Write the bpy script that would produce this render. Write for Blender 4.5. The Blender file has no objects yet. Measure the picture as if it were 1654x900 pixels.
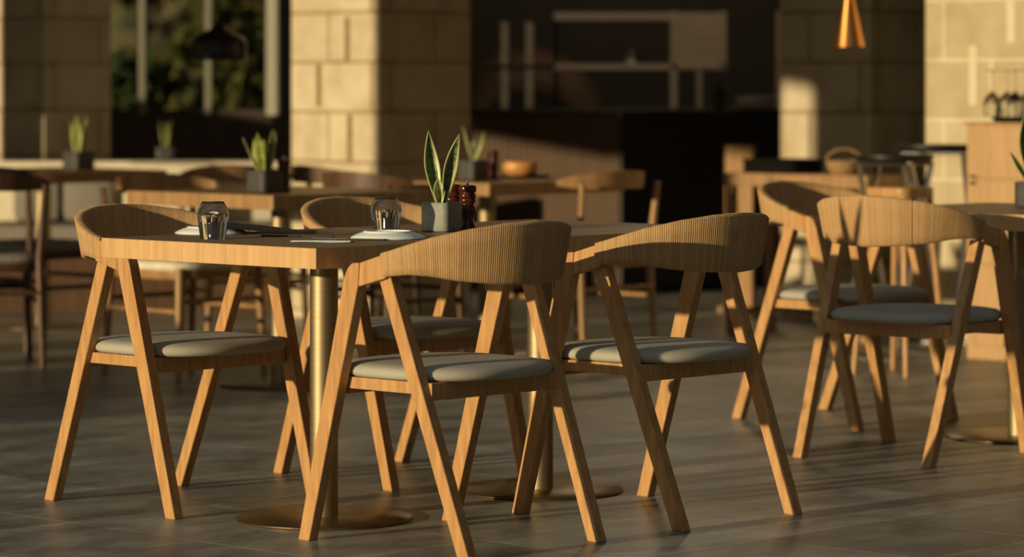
import bpy, bmesh, math, random
from mathutils import Vector, Matrix
random.seed(7)
PI = math.pi
C = bpy.context.scene.collection
S = bpy.context.scene

# ---------------------------------------------------------------- camera
FPX, YH, HC = 5326.0, 137.8, 1.1557
cam = bpy.data.cameras.new('camera'); co = bpy.data.objects.new('camera', cam); C.objects.link(co)
co.location = (0, 0, HC); co.rotation_euler = (PI/2, 0, 0)
cam.sensor_width = 36; cam.lens = FPX*36/1654
cam.shift_y = -(450-YH)/1654
cam.clip_start = .1; cam.clip_end = 300
cam.dof.use_dof = True; cam.dof.focus_distance = 8.6; cam.dof.aperture_fstop = 2.8
S.camera = co

# ---------------------------------------------------------------- light
SUN_EL = math.radians(7.5); SUN_DIR = Vector((.777, .629, 0))
d = Vector((SUN_DIR.x*math.cos(SUN_EL), SUN_DIR.y*math.cos(SUN_EL), -math.sin(SUN_EL)))
sl = bpy.data.lights.new('sun', 'SUN'); sl.energy = 4.4; sl.color = (1, .77, .44); sl.angle = math.radians(.7)
so = bpy.data.objects.new('sun', sl); C.objects.link(so); so.rotation_euler = d.to_track_quat('-Z', 'Y').to_euler()
so.location = (-8, 0, 5)
w = bpy.data.worlds.new('sky'); S.world = w; w.use_nodes = True
wn = w.node_tree.nodes; wl = w.node_tree.links
bg = wn['Background']; bg.inputs[1].default_value = 1
wt = wn.new('ShaderNodeTexCoord'); wsp = wn.new('ShaderNodeSeparateXYZ'); wl.new(wt.outputs['Generated'], wsp.inputs[0])
wr = wn.new('ShaderNodeValToRGB'); wl.new(wsp.outputs[2], wr.inputs[0])
we = wr.color_ramp.elements; we.new(.5)
for e_, (p_, c_) in zip(we, ((0, (.26, .20, .14)), (.35, (.15, .15, .14)), (.85, (.26, .295, .31)))): e_.position = p_; e_.color = (*c_, 1)
# the sky is brighter on the side of the setting sun
wd = wn.new('ShaderNodeVectorMath'); wd.operation = 'DOT_PRODUCT'; wl.new(wt.outputs['Generated'], wd.inputs[0]); wd.inputs[1].default_value = (-.777, -.629, .75)
wm = wn.new('ShaderNodeMapRange'); wm.inputs[1].default_value = .1; wm.inputs[2].default_value = .95; wm.inputs[3].default_value = .03; wm.inputs[4].default_value = 1; wl.new(wd.outputs['Value'], wm.inputs[0])
wx = wn.new('ShaderNodeVectorMath'); wx.operation = 'SCALE'; wl.new(wr.outputs[0], wx.inputs[0]); wl.new(wm.outputs[0], wx.inputs['Scale']); wl.new(wx.outputs[0], bg.inputs[0])
S.cycles.max_bounces = 20; S.cycles.transmission_bounces = 20
S.view_settings.view_transform = 'Standard'; S.view_settings.look = 'None'
S.view_settings.gamma = 1; S.view_settings.exposure = 0
S.view_settings.use_curve_mapping = False

def X(px, D): return (px-827)/FPX*D
def Z(py, D): return HC-(py-YH)/FPX*D
TH = math.radians(46.3)
U = Vector((math.cos(TH), math.sin(TH))); V = Vector((-U.y, U.x))

# ---------------------------------------------------------------- materials
def mat(name, col, rough=.5, metal=0, **k):
    m = bpy.data.materials.new(name); m.use_nodes = True
    b = m.node_tree.nodes['Principled BSDF']
    b.inputs['Base Color'].default_value = (*col, 1); b.inputs['Roughness'].default_value = rough
    b.inputs['Metallic'].default_value = metal
    for a, v in k.items(): b.inputs[a.replace('_', ' ')].default_value = v
    return m
def nd(m, t, **k):
    n = m.node_tree.nodes.new(t)
    for a, v in k.items(): setattr(n, a, v)
    return n
def lk(m, a, b): m.node_tree.links.new(a, b)
def ramp(m, fac, stops):
    r = nd(m, 'ShaderNodeValToRGB'); e = r.color_ramp.elements
    while len(e) < len(stops): e.new(.5)
    for q, (p, c) in zip(e, stops): q.position = p; q.color = (*c, 1)
    lk(m, fac, r.inputs[0]); return r
def noisy(name, c1, c2, scale=(8, 8, 8), rough=.5, metal=0, detail=6, bump=0, coord='Object', lo=.35, hi=.65, nscale=1, rr=None):
    m = mat(name, c1, rough, metal); b = m.node_tree.nodes['Principled BSDF']
    tc = nd(m, 'ShaderNodeTexCoord'); mp = nd(m, 'ShaderNodeMapping'); mp.inputs['Scale'].default_value = scale
    lk(m, tc.outputs[coord], mp.inputs[0])
    n = nd(m, 'ShaderNodeTexNoise'); n.inputs['Scale'].default_value = nscale; n.inputs['Detail'].default_value = detail
    lk(m, mp.outputs[0], n.inputs['Vector'])
    r = ramp(m, n.outputs[0], [(lo, c1), (hi, c2)]); lk(m, r.outputs[0], b.inputs['Base Color'])
    if rr:
        q = nd(m, 'ShaderNodeMapRange'); q.inputs[3].default_value, q.inputs[4].default_value = rr
        lk(m, n.outputs[0], q.inputs[0]); lk(m, q.outputs[0], b.inputs['Roughness'])
    if bump:
        bp = nd(m, 'ShaderNodeBump'); bp.inputs['Strength'].default_value = bump; bp.inputs['Distance'].default_value = .01
        lk(m, n.outputs[0], bp.inputs['Height']); lk(m, bp.outputs[0], b.inputs['Normal'])
    return m
oak = noisy('oak', (.37, .195, .072), (.55, .32, .13), (28, 28, 3.2), .42, detail=8, nscale=2.2, bump=.05, lo=.3, hi=.7)
oak_side = noisy('oak_edge', (.50, .31, .14), (.62, .40, .19), (22, 22, 2), .45, detail=5, nscale=2)
oak_top = noisy('oak_tabletop', (.20, .12, .06), (.28, .18, .095), (3, 40, 40), .5, detail=7, nscale=1.4)
walnut = noisy('dark_wood', (.06, .028, .014), (.11, .055, .028), (30, 30, 3), .45, nscale=1.5)
midwood = noisy('mid_wood', (.26, .148, .063), (.36, .215, .095), (25, 25, 3), .45, nscale=1.5)
cabwood = noisy('cabinet_veneer', (.38, .235, .105), (.47, .30, .14), (30, 30, 2), .5, nscale=1.5)
fabric = noisy('grey_fabric', (.34, .33, .28), (.43, .415, .35), (600, 600, 600), .95, bump=.15)
cream = noisy('cream_fabric', (.62, .57, .44), (.75, .70, .56), (40, 40, 40), .95, bump=.2)
greyfab = noisy('grey_cushion', (.20, .185, .16), (.28, .26, .23), (60, 60, 60), .95, bump=.2)
brass = noisy('brushed_brass', (.29, .235, .14), (.36, .29, .175), (4, 4, 300), .54, metal=1)
bronze = noisy('brushed_bronze_base', (.20, .145, .085), (.27, .20, .12), (6, 6, 6), .38, metal=.9)
steel = noisy('stainless', (.52, .47, .38), (.62, .56, .46), (3, 3, 60), .35, metal=.8)
chrome = mat('chrome', (.85, .85, .85), .08, 1)
black = mat('black_paint', (.010, .009, .009), .4)
charcoal = mat('charcoal', (.03, .028, .026), .6)
concrete = noisy('grey_concrete', (.17, .185, .165), (.21, .225, .20), (60, 60, 60), .55)
darkpot = noisy('dark_concrete', (.035, .034, .033), (.05, .048, .045), (60, 60, 60), .6)
soil = noisy('soil', (.02, .014, .01), (.05, .035, .02), (90, 90, 90), .95, bump=.6)
china = mat('white_porcelain', (.80, .88, .88), .25)
napkin = noisy('white_napkin', (.62, .70, .70), (.72, .80, .78), (80, 80, 80), .9)
blacknap = noisy('black_cloth', (.006, .006, .006), (.010, .010, .010), (80, 80, 80), .9)
redwood = noisy('mahogany_lacquer', (.045, .012, .007), (.075, .018, .009), (20, 20, 4), .14)
copper = mat('copper', (.80, .36, .11), .28, 1)
bowlwood = noisy('bowl_wood', (.5, .24, .08), (.66, .34, .12), (10, 10, 40), .4)
wicker = noisy('wicker', (.22, .13, .06), (.42, .28, .14), (120, 120, 120), .8, bump=.6)
trunkm = noisy('bark', (.07, .045, .03), (.12, .085, .055), (20, 20, 4), .9)
plaster = mat('ceiling_plaster', (.30, .27, .23), .9)
kdark = mat('kitchen_dark', (.020, .016, .013), .6)
brick_oven = noisy('oven_clay', (.05, .030, .02), (.08, .048, .03), (6, 6, 6), .85)
frame_grey = mat('grey_window_frame', (.20, .20, .155), .6)
frame_pale = mat('pale_window_frame', (.42, .42, .34), .6)
darkwall = noisy('dark_panel', (.030, .022, .017), (.045, .033, .025), (8, 8, 2), .6)
groundm = noisy('garden_soil', (.05, .05, .02), (.10, .09, .04), (2, 2, 2), .95)

def glassm(name, col=(1, 1, 1), rough=0, ior=1.45):
    return mat(name, col, rough, 0, Transmission_Weight=1.0, IOR=ior)
glass = glassm('clear_glass', (.97, .98, .97), ior=1.42)
tinted = glassm('tinted_pane', (.42, .45, .42), ior=1.05)

# cord wrap: per-cord tone from UV
cord = mat('paper_cord', (.42, .26, .12), .75); b = cord.node_tree.nodes['Principled BSDF']
uvn = nd(cord, 'ShaderNodeUVMap'); sp = nd(cord, 'ShaderNodeSeparateXYZ'); lk(cord, uvn.outputs[0], sp.inputs[0])
fl = nd(cord, 'ShaderNodeMath', operation='FLOOR'); lk(cord, sp.outputs[0], fl.inputs[0])
wnz = nd(cord, 'ShaderNodeTexWhiteNoise', noise_dimensions='1D'); lk(cord, fl.outputs[0], wnz.inputs['W'])
n2 = nd(cord, 'ShaderNodeTexNoise'); n2.inputs['Scale'].default_value = 90; tcc = nd(cord, 'ShaderNodeTexCoord')
lk(cord, tcc.outputs['Object'], n2.inputs['Vector'])
mx = nd(cord, 'ShaderNodeMath', operation='ADD'); lk(cord, wnz.outputs['Value'], mx.inputs[0]); lk(cord, n2.outputs[0], mx.inputs[1])
rc = ramp(cord, mx.outputs[0], [(.3, (.36, .22, .095)), (1.0, (.47, .305, .14))]); rc.color_ramp.elements[1].position = 1
ml = nd(cord, 'ShaderNodeMath', operation='MULTIPLY'); ml.inputs[1].default_value = .66
lk(cord, mx.outputs[0], ml.inputs[0]); lk(cord, ml.outputs[0], rc.inputs[0]); lk(cord, rc.outputs[0], b.inputs['Base Color'])

def leafm(name, dark, light, margin):
    m = mat(name, dark, .38); b = m.node_tree.nodes['Principled BSDF']
    uv = nd(m, 'ShaderNodeUVMap'); s = nd(m, 'ShaderNodeSeparateXYZ'); lk(m, uv.outputs[0], s.inputs[0])
    tc = nd(m, 'ShaderNodeTexCoord'); mp = nd(m, 'ShaderNodeMapping'); mp.inputs['Scale'].default_value = (20, 20, 110)
    lk(m, tc.outputs['Object'], mp.inputs[0]); n = nd(m, 'ShaderNodeTexNoise'); n.inputs['Scale'].default_value = 1; lk(m, mp.outputs[0], n.inputs[0])
    r = ramp(m, n.outputs[0], [(.38, dark), (.62, light)])
    a = nd(m, 'ShaderNodeMath', operation='SUBTRACT'); a.inputs[1].default_value = .5; lk(m, s.outputs[0], a.inputs[0])
    ab = nd(m, 'ShaderNodeMath', operation='ABSOLUTE'); lk(m, a.outputs[0], ab.inputs[0])
    g = nd(m, 'ShaderNodeMath', operation='GREATER_THAN'); g.inputs[1].default_value = .37; lk(m, ab.outputs[0], g.inputs[0])
    mi = nd(m, 'ShaderNodeMix', data_type='RGBA'); lk(m, g.outputs[0], mi.inputs[0]); lk(m, r.outputs[0], mi.inputs[6]); mi.inputs[7].default_value = (*margin, 1)
    lk(m, mi.outputs[2], b.inputs['Base Color']); return m
leaf = leafm('snake_leaf', (.035, .075, .022), (.13, .19, .06), (.55, .60, .26))
leaf3 = leafm('snake_leaf_base', (.20, .25, .09), (.34, .38, .17), (.50, .54, .28))
leaf2 = leafm('snake_leaf_plain', (.12, .17, .03), (.26, .32, .07), (.42, .44, .14))
def foliage(name, a, c): return noisy(name, a, c, (3, 3, 3), .8)
fol = [foliage('foliage_green', (0.025, 0.050, 0.010), (0.060, 0.085, 0.020)), foliage('foliage_teal', (0.025, 0.060, 0.050), (0.050, 0.100, 0.085)),
       foliage('foliage_brown', (0.060, 0.043, 0.015), (0.100, 0.075, 0.030)), foliage('foliage_yellow', (0.085, 0.085, 0.015), (0.135, 0.130, 0.030))]

def stone(name, c1, c2, mortar, bw=.5, rh=.245, off=(0, 0)):
    m = mat(name, c1, .9); b = m.node_tree.nodes['Principled BSDF']
    tc = nd(m, 'ShaderNodeTexCoord'); s = nd(m, 'ShaderNodeSeparateXYZ'); lk(m, tc.outputs['Object'], s.inputs[0])
    ad = nd(m, 'ShaderNodeMath', operation='ADD'); lk(m, s.outputs[0], ad.inputs[0]); lk(m, s.outputs[1], ad.inputs[1])
    ao = nd(m, 'ShaderNodeMath', operation='ADD'); ao.inputs[1].default_value = off[0]; lk(m, ad.outputs[0], ao.inputs[0])
    az = nd(m, 'ShaderNodeMath', operation='ADD'); az.inputs[1].default_value = off[1]; lk(m, s.outputs[2], az.inputs[0])
    cb = nd(m, 'ShaderNodeCombineXYZ'); lk(m, ao.outputs[0], cb.inputs[0]); lk(m, az.outputs[0], cb.inputs[1])
    br = nd(m, 'ShaderNodeTexBrick'); br.inputs['Scale'].default_value = 1
    br.inputs['Brick Width'].default_value = bw; br.inputs['Row Height'].default_value = rh
    br.inputs['Mortar Size'].default_value = .008; br.inputs['Mortar Smooth'].default_value = .3
    br.inputs['Color1'].default_value = (*c1, 1); br.inputs['Color2'].default_value = (*c2, 1); br.inputs['Mortar'].default_value = (*mortar, 1)
    br.offset = .42; lk(m, cb.outputs[0], br.inputs[0])
    n = nd(m, 'ShaderNodeTexNoise'); n.inputs['Scale'].default_value = 5; n.inputs['Detail'].default_value = 8; lk(m, tc.outputs['Object'], n.inputs[0])
    r = ramp(m, n.outputs[0], [(.3, (.78, .74, .66)), (.6, (1, 1, 1))])
    mi = nd(m, 'ShaderNodeMix', data_type='RGBA', blend_type='MULTIPLY'); mi.inputs[0].default_value = 1
    lk(m, br.outputs[0], mi.inputs[6]); lk(m, r.outputs[0], mi.inputs[7]); lk(m, mi.outputs[2], b.inputs['Base Color'])
    bp = nd(m, 'ShaderNodeBump'); bp.inputs['Strength'].default_value = .6; bp.inputs['Distance'].default_value = .012; bp.invert = True
    lk(m, br.outputs['Fac'], bp.inputs['Height']); lk(m, bp.outputs[0], b.inputs['Normal']); return m
lime = stone('limestone', (.60, .53, .39), (.54, .47, .33), (.36, .27, .16), .72, .245, (.35, -.044))
lime2 = stone('limestone_wall', (.53, .46, .31), (.47, .395, .255), (.70, .64, .48), .62, .27, (.1, .08))

# floor tiles on the rotated grid
tile = mat('slate_tile', (.1, .1, .1), .45); b = tile.node_tree.nodes['Principled BSDF']
tc = nd(tile, 'ShaderNodeTexCoord'); mp = nd(tile, 'ShaderNodeMapping', vector_type='TEXTURE')
mp.inputs['Rotation'].default_value = (0, 0, TH); lk(tile, tc.outputs['Object'], mp.inputs[0])
mp2 = nd(tile, 'ShaderNodeMapping'); mp2.inputs['Location'].default_value = (-6.0+.508*20, -5.847+.51*20, 0); lk(tile, mp.outputs[0], mp2.inputs[0])
br = nd(tile, 'ShaderNodeTexBrick'); br.offset = 0; br.inputs['Scale'].default_value = 1
br.inputs['Brick Width'].default_value = .508; br.inputs['Row Height'].default_value = .51
br.inputs['Mortar Size'].default_value = .0048; br.inputs['Mortar Smooth'].default_value = .2
br.inputs['Color1'].default_value = (.165, .175, .165, 1); br.inputs['Color2'].default_value = (.28, .29, .27, 1)
br.inputs['Mortar'].default_value = (.42, .36, .27, 1); lk(tile, mp2.outputs[0], br.inputs[0])
mp3 = nd(tile, 'ShaderNodeMapping'); mp3.inputs['Scale'].default_value = (2.2, 3.4, 1); lk(tile, mp.outputs[0], mp3.inputs[0])
n = nd(tile, 'ShaderNodeTexNoise'); n.inputs['Scale'].default_value = 1.6; n.inputs['Detail'].default_value = 9; n.inputs['Roughness'].default_value = .65; lk(tile, mp3.outputs[0], n.inputs[0])
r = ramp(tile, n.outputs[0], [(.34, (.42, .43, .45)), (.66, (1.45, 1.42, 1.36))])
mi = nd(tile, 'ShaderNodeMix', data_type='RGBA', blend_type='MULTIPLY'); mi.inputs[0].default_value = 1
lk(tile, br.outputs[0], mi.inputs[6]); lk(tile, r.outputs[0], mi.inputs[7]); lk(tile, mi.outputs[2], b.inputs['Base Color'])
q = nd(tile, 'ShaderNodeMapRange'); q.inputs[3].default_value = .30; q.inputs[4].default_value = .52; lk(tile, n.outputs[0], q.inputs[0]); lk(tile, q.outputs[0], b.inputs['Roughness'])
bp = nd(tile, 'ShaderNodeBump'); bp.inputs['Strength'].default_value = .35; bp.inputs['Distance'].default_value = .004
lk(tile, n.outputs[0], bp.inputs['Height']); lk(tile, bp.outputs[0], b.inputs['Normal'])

# ---------------------------------------------------------------- mesh helpers
def bm_new(): return bmesh.new()
def box(bm, x0, x1, y0, y1, z0, z1, bev=0):
    g = bmesh.ops.create_cube(bm, size=1)['verts']
    for v in g: v.co = Vector(((x0+x1)/2+v.co.x*(x1-x0), (y0+y1)/2+v.co.y*(y1-y0), (z0+z1)/2+v.co.z*(z1-z0)))
    if bev:
        es = list({e for v in g for e in v.link_edges})
        bmesh.ops.bevel(bm, geom=es, offset=bev, segments=2, affect='EDGES', profile=.6)
    return bm
def obj(name, bm, m, parent=None, smooth=False):
    bmesh.ops.recalc_face_normals(bm, faces=bm.faces)
    me = bpy.data.meshes.new(name); bm.to_mesh(me); bm.free(); me.materials.append(m)
    if smooth:
        me.shade_smooth()
        try: me.set_sharp_from_angle(angle=math.radians(smooth if smooth is not True else 40))
        except Exception: pass
    o = bpy.data.objects.new(name, me); C.objects.link(o); o.parent = parent; return o
def thing(name, label, cat, loc=(0, 0, 0), rz=0, group=None):
    o = bpy.data.objects.new(name, None); C.objects.link(o); o.empty_display_size = .1
    o.location = loc; o.rotation_euler = (0, 0, rz); o['label'] = label; o['category'] = cat
    if group: o['group'] = group
    return o
def tag(o, label, cat, group=None, kind=None):
    o['label'] = label; o['category'] = cat
    if group: o['group'] = group
    if kind: o['kind'] = kind
    return o
def struct(name, bm, m, loc=(0, 0, 0), rz=0, parent=None, smooth=False):
    o = obj(name, bm, m, parent, smooth)
    if not parent: o['kind'] = 'structure'; o.location = loc; o.rotation_euler = (0, 0, rz)
    return o
def dup(root, loc, rz, label, group=None, cat=None):
    r = root.copy(); C.objects.link(r); r.location = loc; r.rotation_euler = (0, 0, rz); r['label'] = label
    if group: r['group'] = group
    if cat: r['category'] = cat
    for ch in list(root.children):
        c = ch.copy(); C.objects.link(c); c.parent = r
        for g in ch.children:
            e = g.copy(); C.objects.link(e); e.parent = c
    return r
def lathe(bm, prof, seg=32, cx=0, cy=0, cap=True):
    rings = []
    for r, z in prof:
        if r < 1e-6: rings.append([bm.verts.new((cx, cy, z))])
        else: rings.append([bm.verts.new((cx+r*math.cos(2*PI*i/seg), cy+r*math.sin(2*PI*i/seg), z)) for i in range(seg)])
    for a, b_ in zip(rings, rings[1:]):
        for i in range(seg):
            j = (i+1) % seg
            if len(a) == 1 and len(b_) == 1: continue
            if len(a) == 1: bm.faces.new((a[0], b_[i], b_[j]))
            elif len(b_) == 1: bm.faces.new((a[i], a[j], b_[0]))
            else: bm.faces.new((a[i], a[j], b_[j], b_[i]))
    if cap:
        for rg in (rings[0], rings[-1]):
            if len(rg) > 2: bm.faces.new(rg)
    return bm
def tube(bm, p, q, r0, r1=None, seg=12):
    r1 = r0 if r1 is None else r1
    p, q = Vector(p), Vector(q); ax = (q-p); L = ax.length; M = Matrix.Translation((p+q)/2) @ ax.to_track_quat('Z', 'Y').to_matrix().to_4x4()
    bmesh.ops.create_cone(bm, cap_ends=True, segments=seg, radius1=r0, radius2=r1, depth=L, matrix=M); return bm
def prism(bm, poly, xf0, xf1, bev=.0018):
    """extrude a (y,z) polygon between two lateral surfaces x = xf(z)"""
    a = [bm.verts.new((xf0(z), y, z)) for y, z in poly]; c = [bm.verts.new((xf1(z), y, z)) for y, z in poly]
    bm.faces.new(a); bm.faces.new(c[::-1]); n = len(poly)
    for i in range(n): bm.faces.new((a[i], c[i], c[(i+1) % n], a[(i+1) % n]))
    if bev: bmesh.ops.bevel(bm, geom=list(bm.edges), offset=bev, segments=1, affect='EDGES')
    return bm
def superslab(bm, a, b_, n, rings, seg=72, cx=0, cy=0):
    """stack of superellipse rings [(inset, z)], closed with centre verts"""
    rs = []
    for ins, z in rings:
        row = []
        for i in range(seg):
            t = 2*PI*i/seg; ct, st = math.cos(t), math.sin(t)
            k = (abs(ct)**n+abs(st)**n)**(-1/n)
            row.append(bm.verts.new((cx+(a-ins)*k*ct, cy+(b_-ins)*k*st, z)))
        rs.append(row)
    for p, q in zip(rs, rs[1:]):
        for i in range(seg): bm.faces.new((p[i], p[(i+1) % seg], q[(i+1) % seg], q[i]))
    bm.faces.new(rs[0]); bm.faces.new(rs[-1]); return bm

# ---------------------------------------------------------------- setting
def sbox(name, x0, x1, y0, y1, z0, z1, m, **k): return struct(name, box(bm_new(), x0, x1, y0, y1, z0, z1), m, **k)
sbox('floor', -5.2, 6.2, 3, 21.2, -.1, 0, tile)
sbox('ground', -40, 40, -10, 60, -.3, -.12, groundm)
sbox('ceiling', -5.2, 6.2, 11.0, 21.2, 3.3, 3.45, plaster)
# unseen side wall added on the left; openings shaped to cast the sun patches
def left(y0, y1, z0, z1): sbox('sun_mask_left', -5.2, -5.0, y0, y1, z0, z1, lime)
left(8.6, 10.40, 3.1, 3.3); left(10.40, 10.75, 0, 3.3); left(10.75, 11.16, 2.27, 3.3); left(11.16, 11.42, 0, 3.3)
left(11.42, 11.95, 1.88, 3.3); left(11.95, 12.36, 0, 3.3); left(12.36, 13.40, 3.1, 3.3); left(13.40, 14.9, 1.72, 3.3)
left(14.9, 15.46, 1.45, 3.3); left(16.0, 17.0, 0, 1.56); left(15.8, 17.0, 2.9, 3.3); left(17.0, 21.2, 0, 3.3)
left(8.6, 10.40, 0, .85)  # low sill added to keep the sun off the far floor
left(15.47, 15.53, 0, 3.3); left(15.60, 15.66, 0, 3.3); left(15.72, 15.77, 0, 3.3)  # thin slats added to half-dim the sun on the leftmost pillar
sbox('wall_right', 6.0, 6.2, 5, 21.2, 0, 3.3, darkwall)
# back wall with the garden window, then the kitchen recess
YB = 19.0
xl, xr = X(165, YB), X(452, YB)
sbox('wall_back', -5.0, xl, YB, YB+.25, 0, 3.3, darkwall)
sbox('wall_back', xl, xr, YB, YB+.25, 0, Z(186, YB), darkwall)
sbox('wall_back', xl, xr, YB, YB+.25, 2.6, 3.3, darkwall)
sbox('wall_back', xr, X(640, YB), YB, YB+.25, 0, 3.3, darkwall)
sbox('wall_kitchen', X(620, YB), 6, 21.0, 21.2, 0, 3.3, kdark)
sbox('wall_kitchen_side', X(640, YB)-.2, X(640, YB), YB+.25, 21.0, 0, 3.3, kdark)
f = bm_new(); zs = Z(186, YB)
box(f, xl, xr, YB+.05, YB+.15, zs, zs+.03); box(f, xl, xr, YB+.05, YB+.15, 2.56, 2.6)
win = struct('window_1', f, darkwall)
for p, wd in ((228, .035), (335, .035), (440, .075)):
    struct('window_frame', box(bm_new(), X(p, YB)-wd/2, X(p, YB)+wd/2, YB+.02, YB+.12, zs, 2.6), frame_pale if p > 400 else frame_grey, parent=win)
struct('pane', box(bm_new(), xl, xr, YB+.16, YB+.166, zs, 2.6), tinted, parent=win)

# stone pillars, standing on the diagonal grid: local x runs along U, y along V, near corner at the origin
def pillar(px, D, a, c, m=lime, name='pillar'):
    bm = box(bm_new(), 0, a, 0, c, 0, 3.3)
    return struct(name, bm, m, (X(px, D), D, 0), TH)
pA = pillar(615, 16.0, .62, .64, name='wall_pillar')
def on_face(px, px0, D0):          # distance along V on a face whose corner stands at (px0, D0)
    k = (px-827)/FPX; return (X(px0, D0)-k*D0)/(k*V.y-V.x)
joint_dark = noisy('dark_stone_joint', (.20, .12, .05), (.30, .19, .09), (30, 30, 30), .95)
joint_pale = noisy('pale_stone_joint', (.60, .53, .37), (.66, .59, .42), (30, 30, 30), .95)
for px_, ya_, yb_ in ((565, 185, 260), (515, 104, 172), (561, 28, 98)):
    c_ = on_face(px_, 615, 16.0)
    struct('stone_joint', box(bm_new(), -.003, .01, c_-.017, c_+.017, Z(yb_, 16.2), Z(ya_, 16.2), .001), joint_dark, parent=pA)
pillar(1405, 15.9, .56, .555, name='wall_pillar')
pillar(72, 17.5, .45, .42, name='wall_pillar')
# lit stone wall at the right, its far end at px 1495
D = 14.95
wS = struct('wall_stone', box(bm_new(), 0, .5, -2.6, 0, 0, 3.3), lime2, (X(1495, D), D, 0), TH)
for px_, ya_, yb_ in ((1572, 74, 170), (1633, -60, 70)):
    c_ = on_face(px_, 1495, D)
    struct('stone_joint', box(bm_new(), -.003, .01, c_-.022, c_+.022, Z(yb_, 14.7), Z(ya_, 14.7), .001), joint_pale, parent=wS)

# ---------------------------------------------------------------- chair with paper cord back
def interp(t, pts):
    for (a, va), (b_, vb) in zip(pts, pts[1:]):
        if t <= b_:
            s = (t-a)/(b_-a); return va+(vb-va)*s
    return pts[-1][1]
TOPZ = [(0, .819), (19, .8145), (38, .802), (56, .783), (69, .764), (80, .748), (90, .737)]
BOTZ = [(0, .661), (25, .666), (44, .674), (59, .685), (70, .688), (80, .684), (90, .677)]
def band():
    bm = bm_new(); uvl = bm.loops.layers.uv.new('UVMap')
    A = 87.5; cords = 150; sub = 6; N = cords*sub; Rm = .279; th = .0115
    prof = []
    for i in range(5): prof.append((1, -.92+1.84*i/4))
    prof += [(.6, 1), (-.6, 1)]
    for i in range(5): prof.append((-1, .92-1.84*i/4))
    prof += [(-.6, -1), (.6, -1)]
    rings = []
    for k in range(N+1):
        t = -A+2*A*k/N; a = abs(t)
        zt = interp(a, TOPZ)+.0; zb = interp(a, BOTZ)
        ph = (k % sub)/sub; rid = .0015*(abs(math.sin(PI*ph))**.6)
        if abs(t-33) < .45: rid = -.0015
        th_ = th+rid
        row = []; lean = .0105*min(1, max(0, (84-a)/30))
        for s, h in prof:
            rr = Rm-.013*max(0, (a-45)/43)**1.5+s*th_+lean*(h-.75); zz = (zt+zb)/2+h*((zt-zb)/2+rid*.6)
            # ends slant a little like the wrap
            tt = math.radians(t)
            row.append(bm.verts.new((rr*math.sin(tt), -rr*math.cos(tt), zz)))
        rings.append(row)
    n = len(prof)
    for k in range(N):
        for i in range(n):
            f_ = bm.faces.new((rings[k][i], rings[k+1][i], rings[k+1][(i+1) % n], rings[k][(i+1) % n]))
            for l in f_.loops: l[uvl].uv = (k//sub+.5, 0)
            f_.smooth = True
    bm.faces.new(rings[0]); bm.faces.new(rings[-1]); return bm
def make_chair():
    t = thing('cord_back_chair', '', 'chair')
    obj('backrest', band(), cord, t)
    for s in (-1, 1):
        def lat(xf, off): return lambda z, xf=xf, off=off: s*(xf+((.264 if xf > .24 else .250)-xf)*z/.7+off)
        fl_ = [(.296, 0), (.256, 0), (.067, .655), (.062, .7135), (.088, .7115), (.106, .697), (.117, .672)]
        obj('leg', prism(bm_new(), fl_, lat(.256, -.016), lat(.256, .016)), oak, t)
        rl = [(-.294, 0), (-.254, 0), (.006, .674), (-.036, .681)]
        obj('leg', prism(bm_new(), rl, lat(.232, -.016), lat(.232, .016)), oak, t)
        ar = [(.066, .6535), (.0605, .7135), (-.03, .7385), (-.03, .6775)]
        obj('armrest', prism(bm_new(), ar, lambda z: s*.2500, lambda z: s*.2790, .002), oak, t)
        obj('side_rail', box(bm_new(), min(s*.220, s*.240), max(s*.220, s*.240), -.126, .146, .393, .4225, .002), oak, t)
    bm = bm_new(); box(bm, -.232, .232, -.148, -.126, .379, .4225, .002); obj('rear_rail', bm, oak, t)
    bm = bm_new(); box(bm, -.236, .236, .146, .170, .379, .4225, .002); obj('front_rail', bm, oak, t)
    bm = bm_new(); box(bm, -.218, .218, -.124, .144, .405, .4225); obj('seat_board', bm, oak, t)
    bm = superslab(bm_new(), .248, .246, 2.7, [(.03, .4225), (.010, .424), (.002, .430), (0, .438), (.004, .447), (.016, .454), (.04, .458), (.08, .4605), (.14, .4615), (.2, .4615)], 96, 0, .034)
    obj('seat_cushion', bm, fabric, t, 60)
    return t
FIT = {'A': (-.9208, 9.1644, -133.92), 'B': (-.3325, 9.7721, -138.75), 'C': (-.1423, 8.3739, 45.89),
       'D': (.40, 8.9023, 46.54), 'E': (1.1439, 11.4062, -135.47), 'F': (1.2478, 10.3112, -38.88)}
LAB = {'A': 'oak chair with cord back at the left end of the near table, facing right',
       'B': 'oak chair on the far side of the near tables, behind the drinking glass and planter',
       'C': 'oak chair with cord back in the middle foreground, its back to the viewer, nearest chair',
       'D': 'oak chair with cord back just right of the nearest chair, its back to the viewer',
       'E': 'oak chair behind the shaded chair at the right, its open side to the viewer',
       'F': 'shaded oak chair before the right-hand table, its curved back facing the viewer'}
ch0 = make_chair(); G = 'oak chairs with paper cord backs'
for i, k in enumerate('CADBEF'):
    x, y, a = FIT[k]
    if i == 0:
        ch0.location = (x, y, 0); ch0.rotation_euler = (0, 0, math.radians(a)); ch0['label'] = LAB[k]; ch0['group'] = G
    else: dup(ch0, (x, y, 0), math.radians(a), LAB[k], G)

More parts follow.
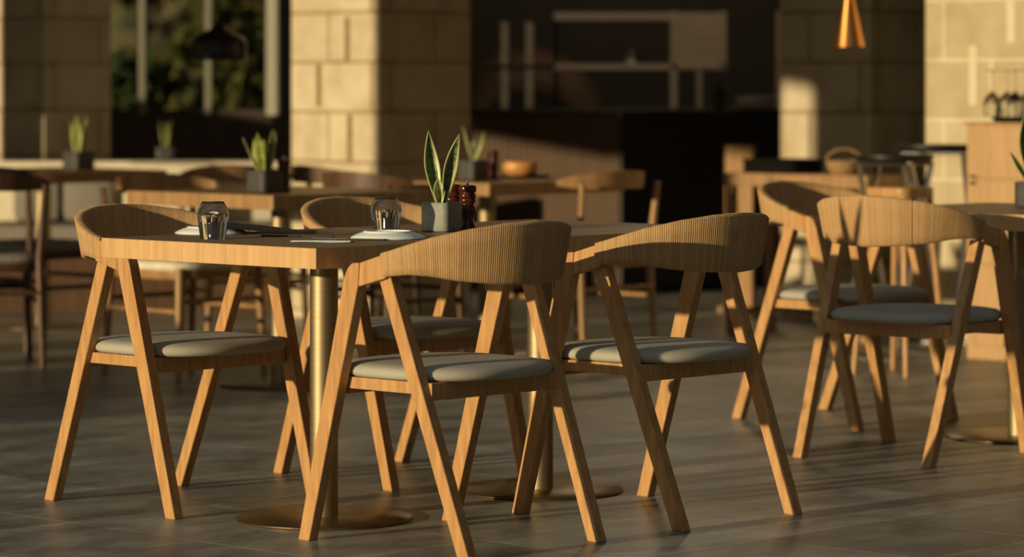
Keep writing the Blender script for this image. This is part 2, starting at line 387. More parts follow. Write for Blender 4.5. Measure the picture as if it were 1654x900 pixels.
# ---------------------------------------------------------------- pedestal tables
def make_table(label, loc, rz, topm=oak_top, edgem=oak_side):
    t = thing('pedestal_table', label, 'table', loc, rz, 'square pedestal tables')
    h = .4185
    bm = box(bm_new(), -h, h, -h, h, .698, .7495, .0012); e = obj('edge_band', bm, edgem, t)
    bm = box(bm_new(), -h+.003, h-.003, -h+.003, h-.003, .7490, .7502); obj('tabletop', bm, topm, t)
    bm = bm_new(); tube(bm, (0, 0, .008), (0, 0, .690), .0375, seg=40); obj('pole', bm, brass, t, 40)
    bm = bm_new(); lathe(bm, [(.235, 0), (.2365, .002), (.2365, .006), (.233, .0085), (.05, .0095), (.0, .0095)], 72, cap=False)
    bmesh.ops.holes_fill(bm, edges=[e_ for e_ in bm.edges if e_.is_boundary]); obj('base_plate', bm, bronze, t, 40)
    bm = bm_new(); lathe(bm, [(.09, .690), (.09, .698), (0, .698)], 32, cap=False); bmesh.ops.holes_fill(bm, edges=[e_ for e_ in bm.edges if e_.is_boundary])
    obj('mounting_plate', bm, black, t, 40)
    return t
P1 = Vector((-.5007, 8.7835)); P2 = P1+U*.8405
t0 = make_table('square oak table nearest the viewer, set with two plates and glasses', (*P1, 0), TH)
GT = 'square pedestal tables'
dup(t0, (*P2, 0), TH, 'square oak table butted to the far right side of the nearest table', GT)
dup(t0, (1.665, 10.825, 0), TH, 'square oak table at the right edge, in front of the wooden sideboard', GT)
c3 = Vector((X(441, 12.1), 12.1))+U*.4185+V*.4185
t3 = make_table('square table behind the left chair, carrying a spiky plant and a mill', (*c3, 0), TH, midwood, midwood)
c4 = Vector((X(790, 13.6), 13.6))+U*.4185+V*.4185
dup(t3, (*c4, 0), TH, 'square table in the middle background, carrying a wooden bowl', GT)
c6 = Vector((X(45, 15.2), 15.2))+U*.4185+V*.4185
dup(t3, (*c6, 0), TH, 'square table in the far left background, by the cream bench', GT)

# ---------------------------------------------------------------- table setting
TZ = .7502
def tpt(px, py, z=TZ):
    D_ = FPX*(HC-z)/(py-YH); return (X(px, D_), D_)
def tumbler_bm():
    # upside down: rim on the table, thick base at the top
    out = [(.0335, 0), (.0362, .02), (.0400, .045), (.0425, .064), (.0400, .078), (.0315, .094), (.0285, .0985), (0, .0990)]
    inn = [(0, .093), (.026, .0922), (.0385, .0775), (.0413, .064), (.0388, .045), (.0351, .02), (.0325, 0)]
    return lathe(bm_new(), out+inn+[out[0]], 48, cap=False)
x, y = tpt(344, 386); g0 = tag(obj('drinking_glass', tumbler_bm(), glass, None, True), 'upturned clear glass before the folded black napkin, at the left of the near table', 'glass', 'upturned drinking glasses')
g0.location = (x, y, TZ)
g1 = g0.copy(); C.objects.link(g1); x, y = tpt(624, 377); g1.location = (x, y, TZ); g1['label'] = 'upturned clear glass behind the pale plate, beside the grey planter'
# plates, turned face down
def plate_bm(r=.10):
    return lathe(bm_new(), [(r-.002, 0), (r, .002), (r-.004, .006), (r*.80, .0135), (r*.66, .0175), (r*.64, .0205), (r*.60, .0205), (r*.58, .017), (0, .017)], 64)
p0 = tag(obj('plate', plate_bm(), china, None, 50), 'pale plate lying upside down in front of the planter', 'plate', 'side plates on the near table')
x, y = tpt(626, 386); p0.location = (x, y+.02, TZ)
p1 = p0.copy(); C.objects.link(p1); x, y = tpt(338, 379); p1.location = (x, y+.06, TZ); p1['label'] = 'pale plate half covered by the folded black napkin'
# folded cloth: thin wavy slabs
def cloth(name, pts, m, z0, th, label, cat, wav=.002, rise=None):
    bm = bm_new(); n = 14
    def P(s, t_):
        a = Vector(pts[0]).lerp(Vector(pts[1]), s); c = Vector(pts[3]).lerp(Vector(pts[2]), s); return a.lerp(c, t_)
    top, bot = [], []
    for j in range(n+1):
        rt, rb = [], []
        for i in range(n+1):
            s, t_ = i/n, j/n; p = P(s, t_)
            h = (rise(s, t_) if rise else 0)+wav*(.5+.5*math.sin(7*s+4*t_))
            rt.append(bm.verts.new((p.x, p.y, z0+h+th))); rb.append(bm.verts.new((p.x, p.y, z0+h*.85)))
        top.append(rt); bot.append(rb)
    for j in range(n):
        for i in range(n):
            bm.faces.new((top[j][i], top[j][i+1], top[j+1][i+1], top[j+1][i])); bm.faces.new((bot[j][i], bot[j+1][i], bot[j+1][i+1], bot[j][i+1]))
    for i in range(n):
        bm.faces.new((top[0][i], bot[0][i], bot[0][i+1], top[0][i+1])); bm.faces.new((top[n][i], top[n][i+1], bot[n][i+1], bot[n][i]))
        bm.faces.new((top[i][0], top[i+1][0], bot[i+1][0], bot[i][0])); bm.faces.new((top[i][n], bot[i][n], bot[i+1][n], top[i+1][n]))
    return tag(obj(name, bm, m, None, 50), label, cat)
xa, ya = p1.location.x, p1.location.y
cloth('napkin', [(xa-.01, ya-.085), (xa+.29, ya-.02), (xa+.27, ya+.10), (xa+.02, ya+.10)], blacknap, TZ+.0005, .006,
      'folded black napkin spilling right from the plate onto the table', 'napkin', .002, lambda s, t_: .023*max(0, 1-s*1.25))
x, y = tpt(520, 391)
cloth('paper_slip', [(x-.08, y-.015), (x+.075, y-.03), (x+.085, y+.02), (x-.07, y+.035)], napkin, TZ+.0003, .002, 'white paper strip lying by the near corner of the table', 'paper')
def cutlery(px, py, rz, kind, label):
    x_, y_ = tpt(px, py); bm = bm_new()
    # handle
    box(bm, -.10, .01, -.006, .006, .004, .009, .002)
    if kind == 'knife': box(bm, .01, .11, -.009, .008, .005, .0075, .001)
    else:
        box(bm, .01, .05, -.003, .003, .005, .008)
        box(bm, .05, .065, -.011, .011, .005, .008)
        for k in (-.0085, 0, .0085): box(bm, .064, .10, k-.002, k+.002, .005, .0075)
    o = tag(obj(kind, bm, black), label, 'cutlery', 'black cutlery on the near table'); o.location = (x_, y_, TZ-.004+.0005); o.rotation_euler = (0, 0, rz); return o
cutlery(560, 387.5, math.radians(-20), 'knife', 'black table knife lying between the paper strip and the pale plate')
cutlery(480, 383, math.radians(-12), 'fork', 'black fork lying beside the end of the black napkin')

def leaf_bm(bm, base, tip, width, cup=.35, twist=0, bend=(0, 0), ph=0):
    uvl = bm.loops.layers.uv.verify(); base, tip = Vector(base), Vector(tip); n, mcols = 16, 6
    ax = (tip-base); side0 = Vector((math.cos(ph), math.sin(ph), 0)); rows = []
    for j in range(n+1):
        s = j/n; c = base.lerp(tip, s)+Vector((bend[0], bend[1], 0))*math.sin(PI*s)
        wd = width*(.34+.66*math.sin(min(s*1.7, 1)*PI/2)**1.4)*(1 if s < .45 else max(0, 1-((s-.45)/.55)**1.9))
        side = (Matrix.Rotation(twist*s, 3, ax.normalized()) @ side0).normalized(); nor = side.cross(ax).normalized()
        row = []
        for i in range(mcols+1):
            q_ = i/mcols*2-1; row.append(bm.verts.new(c+side*q_*wd/2+nor*(cup*wd*(q_*q_-.5)*(1.2-s))))
        rows.append(row)
    for j in range(n):
        for i in range(mcols):
            f_ = bm.faces.new((rows[j][i], rows[j][i+1], rows[j+1][i+1], rows[j+1][i])); f_.smooth = True
            for l, (uu, vv) in zip(f_.loops, ((i, j), (i+1, j), (i+1, j+1), (i, j+1))): l[uvl].uv = (uu/mcols, vv/n)
def solid(o, th): md = o.modifiers.new('thick', 'SOLIDIFY'); md.thickness = th; md.offset = 0
def planter(loc, rz, s, h, potm, leaves, label, lm, group='snake plants in square pots'):
    t = thing('snake_plant', label, 'potted plant', loc, rz, group)
    bm = bm_new(); a = s/2
    superslab(bm, a, a, 6, [(.006, 0), (.001, .004), (0, .01), (0, h-.004), (.002, h), (.009, h), (.010, h-.012)], 64)
    obj('pot', bm, potm, t, 40)
    bm = superslab(bm_new(), a-.0095, a-.0095, 6, [(0, h-.013), (.002, h-.007)], 48); obj('soil', bm, soil, t)
    for lf in leaves:
        bm = bm_new(); leaf_bm(bm, *lf); o = obj('leaf', bm, lm, t); solid(o, .0016)
    return t
x, y = tpt(713, 374.5)
planter((x, y, TZ), math.radians(61), .090, .082, concrete, [
    # local frame is turned; leaves given in local coordinates
    ((-.002, .004, .07), (-.002, .040, .280), .044, .7, .5, (.004, .010), math.radians(-62)),
    ((.002, -.004, .07), (.000, -.058, .272), .040, .55, -.7, (0, .006), math.radians(-20)),
    ((-.010, .000, .07), (-.012, .004, .150), .032, .8, 0, (0, 0), math.radians(-50))],
    'snake plant with two pale-edged leaves in a small grey square pot on the near table', leaf)
bpy.data.objects['leaf.002'].data.materials[0] = leaf3
def spiky(n, h, spread, wdt=.026):
    out = []
    for i in range(n):
        a = 2*PI*i/n+random.uniform(-.3, .3); r_ = spread*random.uniform(.5, 1.1); hh = h*random.uniform(.75, 1.05)
        out.append(((.012*math.cos(a), .012*math.sin(a), .06), (r_*math.cos(a), r_*math.sin(a), .085+hh), wdt, .4, random.uniform(-.6, .6), (0, 0), a+PI/2))
    return out
x, y = tpt(427, 312); planter((x+.0, y+.02, TZ), TH, .11, .085, darkpot, spiky(7, .155, .085, .038), 'spiky green plant in a dark square pot on the table behind the left chair', leaf2)
D = 15.75; planter((X(127, D), D, TZ), TH, .12, .09, darkpot, spiky(5, .18, .05, .042), 'spiky green plant in a dark pot in the far left background', leaf2)
D = 14.0; planter((X(764, D), D, TZ), TH, .105, .088, darkpot, [
    ((0, 0, .07), (-.030, .035, .235), .035, .4, .3, (0, 0), .4), ((0, 0, .07), (.035, -.030, .21), .04, .4, .3, (0, 0), 1.0), ((0, 0, .07), (.0, .0, .17), .035, .4, 0, (0, 0), 2)],
    'dark-leaved snake plant on the middle background table, behind the nearest planter', leaf)
D = 10.97; planter((X(1674, D), D, TZ), TH, .115, .085, darkpot, [
    ((0, 0, .06), (-.015, .012, .36), .06, .5, .6, (-.02, .02), -.7), ((-.01, .01, .06), (-.066, .064, .19), .035, .4, .3, (0, 0), -.4), ((0, 0, .06), (.05, -.03, .25), .05, .4, .3, (0, 0), .5)],
    'snake plant in a black pot cut off by the right edge, on the right table', leaf)

def mill(loc, label):
    t = thing('pepper_mill', label, 'pepper mill', loc, 0, 'dark red spice mills')
    k = 1.0
    bm = lathe(bm_new(), [(.0235, 0), (.025, .003), (.025, .010), (.0205, .018), (.018, .030), (.0195, .042), (.0235, .055), (.0240, .062), (.0190, .070), (.0190, .074), (.0235, .080), (.024, .086), (.0225, .0885)], 36)
    obj('body', bm, redwood, t, 50)
    bm = lathe(bm_new(), [(.021, .0888), (.0245, .092), (.0250, .098), (.0215, .102), (.0215, .105), (.0255, .109), (.0260, .120), (.0235, .1245), (.008, .126)], 36)
    obj('turning_head', bm, redwood, t, 50)
    bm = lathe(bm_new(), [(.003, .126), (.0045, .129), (.0055, .133), (.0045, .137), (.001, .139)], 20); obj('knob', bm, chrome, t, 60)
    return t
x, y = tpt(755, 371.5); m0 = mill((x, y, TZ), 'dark red spice mill right of the near planter, the right one of the pair')
x, y = tpt(731, 369.5); dup(m0, (x, y, TZ), 0, 'dark red spice mill half hidden behind the near planter')
x, y = tpt(458, 311.5); dup(m0, (x, y+.03, TZ), 0, 'dark red spice mill beside the spiky plant behind the left chair')
D = 14.15; dup(m0, (X(797, D), D, TZ), 0, 'spice mill in the middle background, between plant and wooden bowl')

# bowl and tray on the middle table
D = 14.45
bm = lathe(bm_new(), [(.045, 0), (.07, .012), (.083, .035), (.080, .060), (.074, .068), (.070, .066), (.074, .05), (.072, .03), (.055, .014), (0, .010)], 40)
o = tag(obj('wooden_bowl', bm, bowlwood, None, 50), 'round honey-coloured wooden bowl on the middle background table', 'bowl'); o.location = (X(840, D), D, TZ+.013)
bm = lathe(bm_new(), [(.12, 0), (.135, .012), (.131, .012), (.118, .004), (0, .004)], 40)
bm.transform(Matrix.Identity(4)); o = tag(obj('serving_tray', bm, black, None, 50), 'round black tray under the wooden bowl', 'tray'); o.location = (X(840, D), D, TZ)
for v in [bpy.data.objects['wooden_bowl']]: v.location.z = TZ+.0045

# ---------------------------------------------------------------- background dining chairs with curved top rail
def make_rail_chair(wm, cm):
    t = thing('dining_chair', '', 'chair')
    for s in (-1, 1):
        bm = bm_new(); tube(bm, (s*.225, .215, 0), (s*.205, .20, .44), .012, .018); obj('leg', bm, wm, t, 50)
        bm = bm_new(); tube(bm, (s*.225, -.235, 0), (s*.215, -.205, .44), .012, .018); tube(bm, (s*.215, -.205, .44), (s*.235, -.235, .75), .018, .013); obj('leg', bm, wm, t, 50)
        bm = bm_new(); tube(bm, (s*.218, .208, .27), (s*.220, -.222, .27), .010); obj('stretcher', bm, wm, t, 50)
    bm = bm_new(); tube(bm, (-.21, .206, .31), (.21, .206, .31), .010); obj('stretcher', bm, wm, t, 50)
    bm = bm_new(); tube(bm, (-.215, -.220, .31), (.215, -.220, .31), .010); obj('stretcher', bm, wm, t, 50)
    bm = superslab(bm_new(), .232, .232, 5, [(.003, .395), (0, .40), (0, .43)]); obj('seat_frame', bm, wm, t, 40)
    bm = superslab(bm_new(), .236, .236, 4.5, [(.01, .428), (0, .435), (0, .452), (.012, .463), (.05, .468), (.2, .468)]); obj('seat_cushion', bm, cm, t, 60)
    bm = bm_new(); n = 28; rows = []
    for i in range(n+1):
        q_ = i/n*2-1; a = q_*math.radians(58); R_ = .30
        xx, yy = R_*math.sin(a), .06-R_*math.cos(a)*1.05
        hh = .038*(1-abs(q_)**3*.7); zc = .765-.012*abs(q_)
        ox, oy = math.sin(a)*.009, -math.cos(a)*.009
        rows.append([bm.verts.new((xx+ox, yy+oy, zc-hh)), bm.verts.new((xx+ox*1.2, yy+oy*1.2-.004, zc+hh)), bm.verts.new((xx-ox, yy-oy-.004, zc+hh)), bm.verts.new((xx-ox, yy-oy, zc-hh))])
    for p_, q_ in zip(rows, rows[1:]):
        for i in range(4): bm.faces.new((p_[i], q_[i], q_[(i+1) % 4], p_[(i+1) % 4]))
    bm.faces.new(rows[0]); bm.faces.new(rows[-1]); obj('top_rail', bm, wm, t, 40)
    return t
GR = 'background dining chairs with curved top rails'
k0 = make_rail_chair(midwood, cream); k0['group'] = GR
k0['label'] = 'wooden chair with curved top rail and cream seat behind the left background table'
k0.location = (-1.30, 13.16, 0); k0.rotation_euler = (0, 0, PI+TH)
kd = make_rail_chair(walnut, greyfab)
kd.location = (X(570, 14.7), 14.7, 0); kd.rotation_euler = (0, 0, math.radians(-60)); kd['group'] = GR
kd['label'] = 'dark wooden chair with curved top rail left of the middle background table'
dup(kd, (X(628, 13.72), 13.72, 0), TH-PI/2, 'dark wooden chair drawn up to the front of the middle background table', GR)
dup(k0, (X(935, 13.9), 13.9, 0), TH, 'wooden chair with curved rail right of the wooden bowl, before the dark counter', GR)
dup(kd, (X(60, 14.6), 14.6, 0), TH-PI/2, 'dark chair in front of the far left table', GR)
dup(kd, (X(-30, 13.6), 13.6, 0), math.radians(15), 'dark chair cut off by the left edge, in the far left background', GR)
dup(k0, (X(395, 14.4), 14.4, 0), math.radians(200), 'wooden chair on the far side of the left background table, near the stone pillar', GR)

# ---------------------------------------------------------------- bench by the window
D = 17.3
bx0, bx1 = X(-60, D), X(455, D)
t = thing('banquette', 'long cream upholstered bench in front of the garden window', 'bench', (0, 16.75, 0))
obj('base', box(bm_new(), bx0, bx1, 0, .60, 0, .30), walnut, t)
obj('seat_cushion', box(bm_new(), bx0, bx1, 0, .50, .30, .44, .02), greyfab, t)
obj('backrest', box(bm_new(), bx0, bx1, .50, .62, .44, .76, .025), cream, t, 40)
for i, (pa, pb, zt) in enumerate(((198, 352, .755), (20, 96, .70), (100, 180, .69))):
    a_, b_ = X(pa, 17.1), X(pb, 17.1)
    o = obj('cushion', box(bm_new(), -(b_-a_)/2, (b_-a_)/2, -.07, .07, 0, zt-.445, .05), cream if i == 0 else greyfab, None, 50)
    tag(o, ['long cream cushion leaning on the bench below the window', 'grey cushion at the left end of the bench', 'grey cushion on the bench behind the far left plant'][i], 'cushion', 'cushions on the bench')
    o.location = ((a_+b_)/2, 17.165, .445)
D = 17.31
planter((X(268, D), D, .762), 0, .10, .07, darkpot, spiky(4, .12, .04, .026), 'small plant standing on the bench back below the window', leaf2)

# ---------------------------------------------------------------- pendant lamps
D = 14.8
t = thing('pendant_lamp', 'black bell-shaped pendant lamp hanging before the garden window', 'lamp', (X(354, D), D, 0))
zb, zt = Z(97, D), Z(36, D)
h = zt-zb
bm = lathe(bm_new(), [(.118, zb), (.124, zb+.01), (.122, zb+h*.50), (.112, zb+h*.60), (.075, zb+h*.72), (.040, zb+h*.82), (.028, zb+h*.90), (.024, zt), (.0, zt), (.0, zt-.004), (.020, zt-.004), (.036, zb+h*.80), (.071, zb+h*.70), (.108, zb+h*.58), (.117, zb+h*.5), (.114, zb)], 48)
obj('lamp_shade', bm, black, t, 50)
bm = bm_new(); tube(bm, (0, 0, zt), (0, 0, 3.3), .004, seg=8); obj('cord', bm, black, t)
D = 13.6
t = thing('pendant_lamp', 'slender copper cone pendant lamp hanging at the upper right', 'lamp', (X(1371, D), D, 0))
zb = Z(76, D)
bm = lathe(bm_new(), [(.066, zb), (.014, zb+.235), (.012, zb+.26), (0, zb+.26), (0, zb+.25), (.008, zb+.235), (.063, zb)], 48); obj('lamp_shade', bm, copper, t, 50)
bm = bm_new(); tube(bm, (0, 0, zb+.26), (0, 0, 3.3), .003, seg=8); obj('cord', bm, black, t)

# ---------------------------------------------------------------- sideboard with wine glasses
D = 13.95
sx, sy = X(1562, D+.0), D
t = thing('sideboard', 'light oak sideboard at the right edge with a tray of glasses on top', 'cabinet', (sx, sy, 0), TH)
obj('body', box(bm_new(), 0, .45, -.80, 0, .0, .99, .002), cabwood, t)
obj('top', box(bm_new(), -.012, .46, -.81, .01, .99, 1.0, .002), midwood, t)
for z0, z1 in ((.765, .975), (.41, .750), (.06, .395)):
    f_ = obj('drawer', box(bm_new(), -.018, .0, -.77, -.035, z0, z1, .002), cabwood, t)
    obj('knob', box(bm_new(), -.034, -.018, -.058, -.036, z1-.012 if z0 < .7 else z0-.0, (z1+.0) if z0 < .7 else z0+.012, .002), black, f_)
def sbp(a, c, z): p = Vector((sx, sy))+U*a+V*c; return (p.x, p.y, z)
tx, ty, _ = sbp(.2, -.30, 0)
bm = bm_new(); superslab(bm, .13, .26, 8, [(.02, 0), (.0, .022)]); o = tag(obj('serving_tray', bm, black, None, 40), 'rectangular black tray holding upturned wine glasses on the sideboard', 'tray')
o.location = (tx, ty, 1.0); o.rotation_euler = (0, 0, TH)
def wine_bm():
    out = [(.034, 0), (.040, .03), (.041, .05), (.034, .075), (.018, .095), (.006, .104), (.0035, .112), (.0032, .185), (.008, .192), (.034, .196), (.036, .199), (0, .200)]
    inn = [(0, .100), (.015, .094), (.032, .073), (.0395, .05), (.0385, .03), (.0328, 0)]
    return lathe(bm_new(), out+inn+[out[0]], 32, cap=False)
wpos = [(1603, -.04, 'leftmost'), (1627, .055, 'second from the left'), (1640, -.05, 'third from the left'), (1660, .05, 'fourth from the left'), (1678, -.045, 'rightmost')]
w0 = None
for i, (px, back, wh) in enumerate(wpos):
    # stand along the tray line, which runs down -V from the far end
    c_ = Vector((tx, ty))
    # solve position with given px along V through the tray centre shifted by back along U
    s0 = c_+U*back; k = (px-827)/FPX; tt = (s0.x-k*s0.y)/(k*V.y-V.x); p = s0+V*tt
    if w0 is None: o = w0 = obj('wine_glass', wine_bm(), glass, None, True)
    else: o = w0.copy(); C.objects.link(o)
    o.location = (p.x, p.y, 1.0225); tag(o, 'upturned stemmed wine glass on the black tray, '+wh, 'glass', 'upturned wine glasses on the tray')

# ---------------------------------------------------------------- black round trays on crossed chrome legs
def xstand(px, D, zt, R_, rz, label):
    t = thing('folding_tray_table', label, 'side table', (X(px, D), D, 0), rz, 'black tray tables on crossed legs')
    bm = lathe(bm_new(), [(R_-.01, zt), (R_, zt+.012), (R_, zt+.030), (R_-.008, zt+.030), (R_-.016, zt+.014), (0, zt+.014)], 48); obj('tray_top', bm, black, t, 40)
    for s in (-1, 1):
        bm = bm_new()
        for q_ in (-1, 1): tube(bm, (-s*.20, q_*.14, .012), (s*.075, q_*.14, zt), .012)
        tube(bm, (s*.075, -.14, zt-.004), (s*.075, .14, zt-.004), .010); tube(bm, (-s*.20, -.14, .012), (-s*.20, .14, .012), .012)
        obj('leg_frame', bm, chrome, t, 50)
    return t
xstand(1445, 14.05, Z(262, 14.05), .165, TH, 'black round tray table on crossed chrome legs, the nearer one left of the sideboard')
xstand(1515, 14.45, Z(245, 14.45), .19, TH+.3, 'taller black round tray table on crossed chrome legs against the stone wall')

# wooden stool between
D = 13.2
t = thing('stool', 'small light wooden stool in front of the tray tables', 'stool', (X(1453, D), D, 0), TH)
obj('seat', superslab(bm_new(), .11, .11, 5, [(.003, .705), (0, .71), (0, .745), (.003, .748)]), oak, t, 40)
for a_ in (-1, 1):
    for b_ in (-1, 1):
        bm = bm_new(); tube(bm, (a_*.13, b_*.13, 0), (a_*.085, b_*.085, .707), .011, .014); obj('leg', bm, oak, t, 50)

# narrow table at the back right, four legs, with trays and basket
D = 14.75
nx, ny = X(1400, D), D
t = thing('console_table', 'narrow wooden table before the second stone pillar, holding a basket', 'table', (nx, ny, 0), TH)
obj('tabletop', box(bm_new(), 0, .34, 0, .84, .69, .75, .003), midwood, t)
for a_ in (.03, .31):
    for c_ in (.03, .81): obj('leg', box(bm_new(), a_-.02, a_+.02, c_-.02, c_+.02, 0, .69, .002), midwood, t)
def cp(a, c): p = Vector((nx, ny))+U*a+V*c; return (p.x, p.y, .75)
bm = lathe(bm_new(), [(.055, 0), (.075, .02), (.085, .06), (.078, .062), (.07, .03), (0, .012)], 32)
for k in range(16):
    a0, a1 = PI*k/16, PI*(k+1)/16
    tube(bm, (.08*math.cos(a0), 0, .06+.055*math.sin(a0)), (.08*math.cos(a1), 0, .06+.055*math.sin(a1)), .006, seg=8)
o = tag(obj('bread_basket', bm, wicker, None, 40), 'small wicker basket with a hoop handle on the narrow back table', 'basket'); o.location = cp(.17, .26)
for i, (c_, z_) in enumerate(((.62, 0), (.62, .022), (.62, .044))):
    bm = superslab(bm_new(), .13, .17, 6, [(.012, 0), (0, .020), (.005, .020), (.016, .005)])
    o = tag(obj('serving_tray', bm, black, None, 40), ['bottom', 'middle', 'top'][i]+' one of three stacked black trays on the narrow back table', 'tray', 'stacked black trays')
    p = cp(.17, c_); o.location = (p[0], p[1], p[2]+z_*1.0); o.rotation_euler = (0, 0, TH)

# ---------------------------------------------------------------- open kitchen
D = 18.0; kx = X(1000, D); kz = Z(178, D)
slat = noisy('dark_slatted_wood', (.075, .042, .022), (.11, .062, .033), (60, 60, 1), .55, nscale=1)
slatg = noisy('dark_grey_cladding', (.022, .020, .018), (.032, .029, .026), (50, 50, 1), .5, nscale=1)
t = thing('kitchen_counter', 'dark clad kitchen counter below the open pass', 'counter', (kx, D, 0), TH)
obj('front_panel', box(bm_new(), 0, .02, 0, 1.12, .06, kz-.04), slat, t)
obj('side_panel', box(bm_new(), .0, 2.2, -.02, 0, .06, kz-.04), slatg, t)
obj('body', box(bm_new(), 0.02, 2.2, 0, 1.12, 0, kz-.04), kdark, t)
obj('worktop', box(bm_new(), -.03, 2.2, -.04, 1.12, kz-.04, kz, .003), charcoal, t)
for i in range(22): obj('slat', box(bm_new(), -.012, 0, .01+i*.05, .045+i*.05, .06, kz-.045), slat, t)
# light wooden panel at right of the dark side
D = 16.6
t = thing('screen_panel', 'upright brown wooden panel in front of the dark counter, left of the second pillar', 'panel', (X(1262, D), D, 0), TH)
obj('board', box(bm_new(), 0, .03, .19, .37, .03, Z(236, D)), midwood, t)
obj('foot', box(bm_new(), -.08, .12, .21, .24, 0, .03), midwood, t); obj('foot', box(bm_new(), -.08, .12, .32, .35, 0, .03), midwood, t)
# pass shelf of stainless steel
D = 18.75
t = thing('steel_shelf_rack', 'stainless steel pass rack above the kitchen counter', 'shelf', (0, D, 0))
def sb(px0, px1, py0, py1, d0=0, d1=.30, name='rail', m=steel): return obj(name, box(bm_new(), X(px0, D), X(px1, D), d0, d1, Z(py1, D), Z(py0, D), .002), m, t)
sb(895, 1084, 20, 33); sb(895, 1084, 103, 113, name='shelf')
sb(1083, 1094, 18, 176, 0, .03, 'post'); sb(1163, 1174, 18, 108, 0, .03, 'post')
sb(1126, 1136, 108, 176, .1, .13, 'post'); sb(1094, 1163, 20, 104, .01, .03, 'panel'); sb(1084, 1174, 103, 112, name='shelf')
sb(1254, 1265, 18, 176, 0, .03, 'post'); sb(1174, 1254, 97, 106, 0, .05, 'shelf', charcoal)
sb(895, 903, 20, 176, .25, .28, 'post', charcoal)
for p_ in (815, 855):
    sb(p_-6, p_+6, 36, 176, 0, .03, 'post')
sb(760, 895, 104, 112, 0, .3, 'shelf', charcoal)
# clay oven behind
D = 19.9
t = thing('pizza_oven', 'domed clay oven with a black arched mouth behind the kitchen counter', 'oven', (X(855, D), D, 0))
zo = .95
obj('stand', box(bm_new(), -.55, .55, -.1, .9, 0, zo), brick_oven, t)
bm = bm_new(); seg = 28
lathe(bm, [(.46, zo)]+[(.46*math.cos(a_), zo+.44*math.sin(a_)) for a_ in [PI/2*i/8 for i in range(1, 8)]]+[(0, zo+.44)], 40, cx=0, cy=.45)
obj('dome', bm, brick_oven, t, 40)
bm = bm_new(); a_ = [bm.verts.new((.27*math.cos(PI*i/seg), -.012, zo+.17*math.sin(PI*i/seg))) for i in range(seg+1)]; c_ = [bm.verts.new((v.co.x, .2, v.co.z)) for v in a_]
bm.faces.new(a_); bm.faces.new(c_)
for i in range(seg): bm.faces.new((a_[i], a_[i+1], c_[i+1], c_[i]))
bm.faces.new((a_[0], a_[-1], c_[-1], c_[0])); obj('mouth', bm, black, t)
bm = bm_new()
for i in range(seg):
    t0_, t1_ = PI*i/seg, PI*(i+1)/seg; q_ = []
    for tt in (t0_, t1_):
        q_.append([bm.verts.new((r_*math.cos(tt), yy, zo+r_*rz_*math.sin(tt))) for r_, yy, rz_ in ((.275, -.02, .63), (.36, -.02, .66), (.36, .2, .66), (.275, .2, .63))])
    for j in range(4): bm.faces.new((q_[0][j], q_[1][j], q_[1][(j+1) % 4], q_[0][(j+1) % 4]))
bmesh.ops.remove_doubles(bm, verts=bm.verts, dist=1e-5); obj('arch', bm, brick_oven, t, 40)
# plates, pot, bottle on the counter
D = 17.95
pz = kz
for i in range(5):
    bm = lathe(bm_new(), [(.07, 0), (.125, .010), (.13, .014), (.122, .014), (.07, .005), (0, .005)], 40)
    o = tag(obj('plate', bm, mat('white_plate', (.75, .75, .70), .3) if i == 0 else bpy.data.materials['white_plate'], None, 50), ['bottom', 'second', 'middle', 'fourth', 'top'][i]+' one in the stack of white plates on the kitchen counter', 'plate', 'white plates on the kitchen counter')
    o.location = (X(1222, 19.0), 19.0, pz+i*.0142)
bm = lathe(bm_new(), [(.03, 0), (.032, .01), (.032, .09), (.012, .12), (.011, .15), (0, .15)], 24)
o = tag(obj('bottle', bm, mat('dark_glass', (.02, .03, .035), .1), None, 50), 'dark bottle standing on the kitchen counter beside the white plates', 'bottle'); o.location = (X(1162, 18.95), 18.95, pz)
bm = lathe(bm_new(), [(.05, 0), (.055, .004), (.055, .05), (.05, .055), (.012, .06), (.010, .07), (.018, .08), (0, .083)], 32)
o = tag(obj('steel_pot', bm, chrome, None, 50), 'small shiny lidded pot on the steel shelf', 'pot'); o.location = (X(1020, 18.9), 18.9, Z(103, 18.75)+.001)

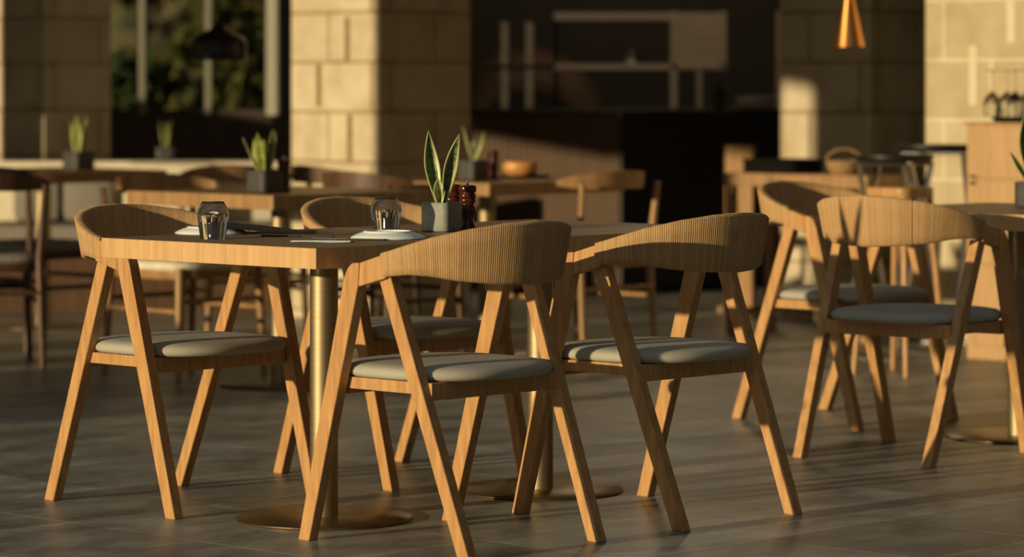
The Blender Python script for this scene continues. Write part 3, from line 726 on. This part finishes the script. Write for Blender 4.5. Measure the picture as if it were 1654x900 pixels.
# ---------------------------------------------------------------- garden beyond the window
def tree(x, y, h, r_, m, label, n=900, name='garden_tree', low=.25):
    t = thing(name, label, 'tree', (x, y, -.12), 0, 'trees beyond the window')
    bm = bm_new(); tube(bm, (0, 0, 0), (.1, 0, h*.6), .10, .05); tube(bm, (.08, 0, h*.45), (-.4, .1, h*.8), .04, .02, 8); tube(bm, (.08, 0, h*.4), (.5, -.1, h*.75), .04, .02, 8); obj('trunk', bm, trunkm, t, 50)
    bm = bm_new()
    for i in range(n):
        a_ = random.uniform(0, 2*PI); cz = random.uniform(low, 1); rr = r_*math.sqrt(random.random())*(math.sin(PI*min(.98, (cz-low)/(1-low)*.85+.12)))**.6
        c = Vector((rr*math.cos(a_), rr*math.sin(a_), cz*h)); s_ = random.uniform(.06, .14)
        e1 = Vector([random.gauss(0, 1) for _ in range(3)]).normalized(); e2 = e1.cross(Vector([random.gauss(0, 1) for _ in range(3)])).normalized()
        vs = [bm.verts.new(c+e1*s_*p_+e2*s_*.5*q_) for p_, q_ in ((-1, 0), (0, -1), (1, 0), (0, 1))]; bm.faces.new(vs)
    obj('crown', bm, m, t); return t
tree(-3.9, 24, 1.6, .9, fol[1], 'low blue-green bush seen at the left side of the window', 900, low=.05)
tree(-3.0, 26, 1.5, 1.0, fol[0], 'low green bush seen in the middle of the window', 900, low=.05)
tree(-2.1, 24.5, 1.9, .7, fol[3], 'yellow-green shrub behind the black pendant lamp', 800, low=.05)
tree(-5.0, 29, 3.6, 1.2, fol[2], 'tall brownish tree beyond the left part of the window', 900, low=.1)
tree(-2.6, 31, 4.0, 1.1, fol[2], 'tall brownish tree beyond the right part of the window', 900, low=.1)
bm = bm_new(); random.seed(3)
NX, NZ = 60, 14; rows = []
for j in range(NZ+1):
    rows.append([bm.verts.new((-14+24*i/NX, 36+3*(j/NZ)+random.uniform(-.5, .5), -.15+5.2*(j/NZ)+random.uniform(-.15, .15)*(j > 0))) for i in range(NX+1)])
for j in range(NZ):
    for i in range(NX): bm.faces.new((rows[j][i], rows[j][i+1], rows[j+1][i+1], rows[j+1][i]))
hillm = noisy('hillside_scrub', (.10, .11, .05), (.22, .18, .10), (.7, .7, .7), .95, detail=4)
o = struct('hillside', bm, hillm)

t = thing('kitchen_fill_light', 'added warm fill light, out of view high above the kitchen counter', 'lamp', (X(1080, 18.45), 18.45, 0))  # unseen fill light, added to brighten the dark kitchen
obj('fill_housing', box(bm_new(), -.30, .30, -.06, .06, 3.22, 3.30, .004), black, t)
em = mat('fill_emitter', (1, .8, .55), .5, Emission_Strength=150.0); em.node_tree.nodes['Principled BSDF'].inputs['Emission Color'].default_value = (1, .74, .45, 1)
obj('fill_panel', box(bm_new(), -.28, .28, -.045, .045, 3.212, 3.22), em, t)
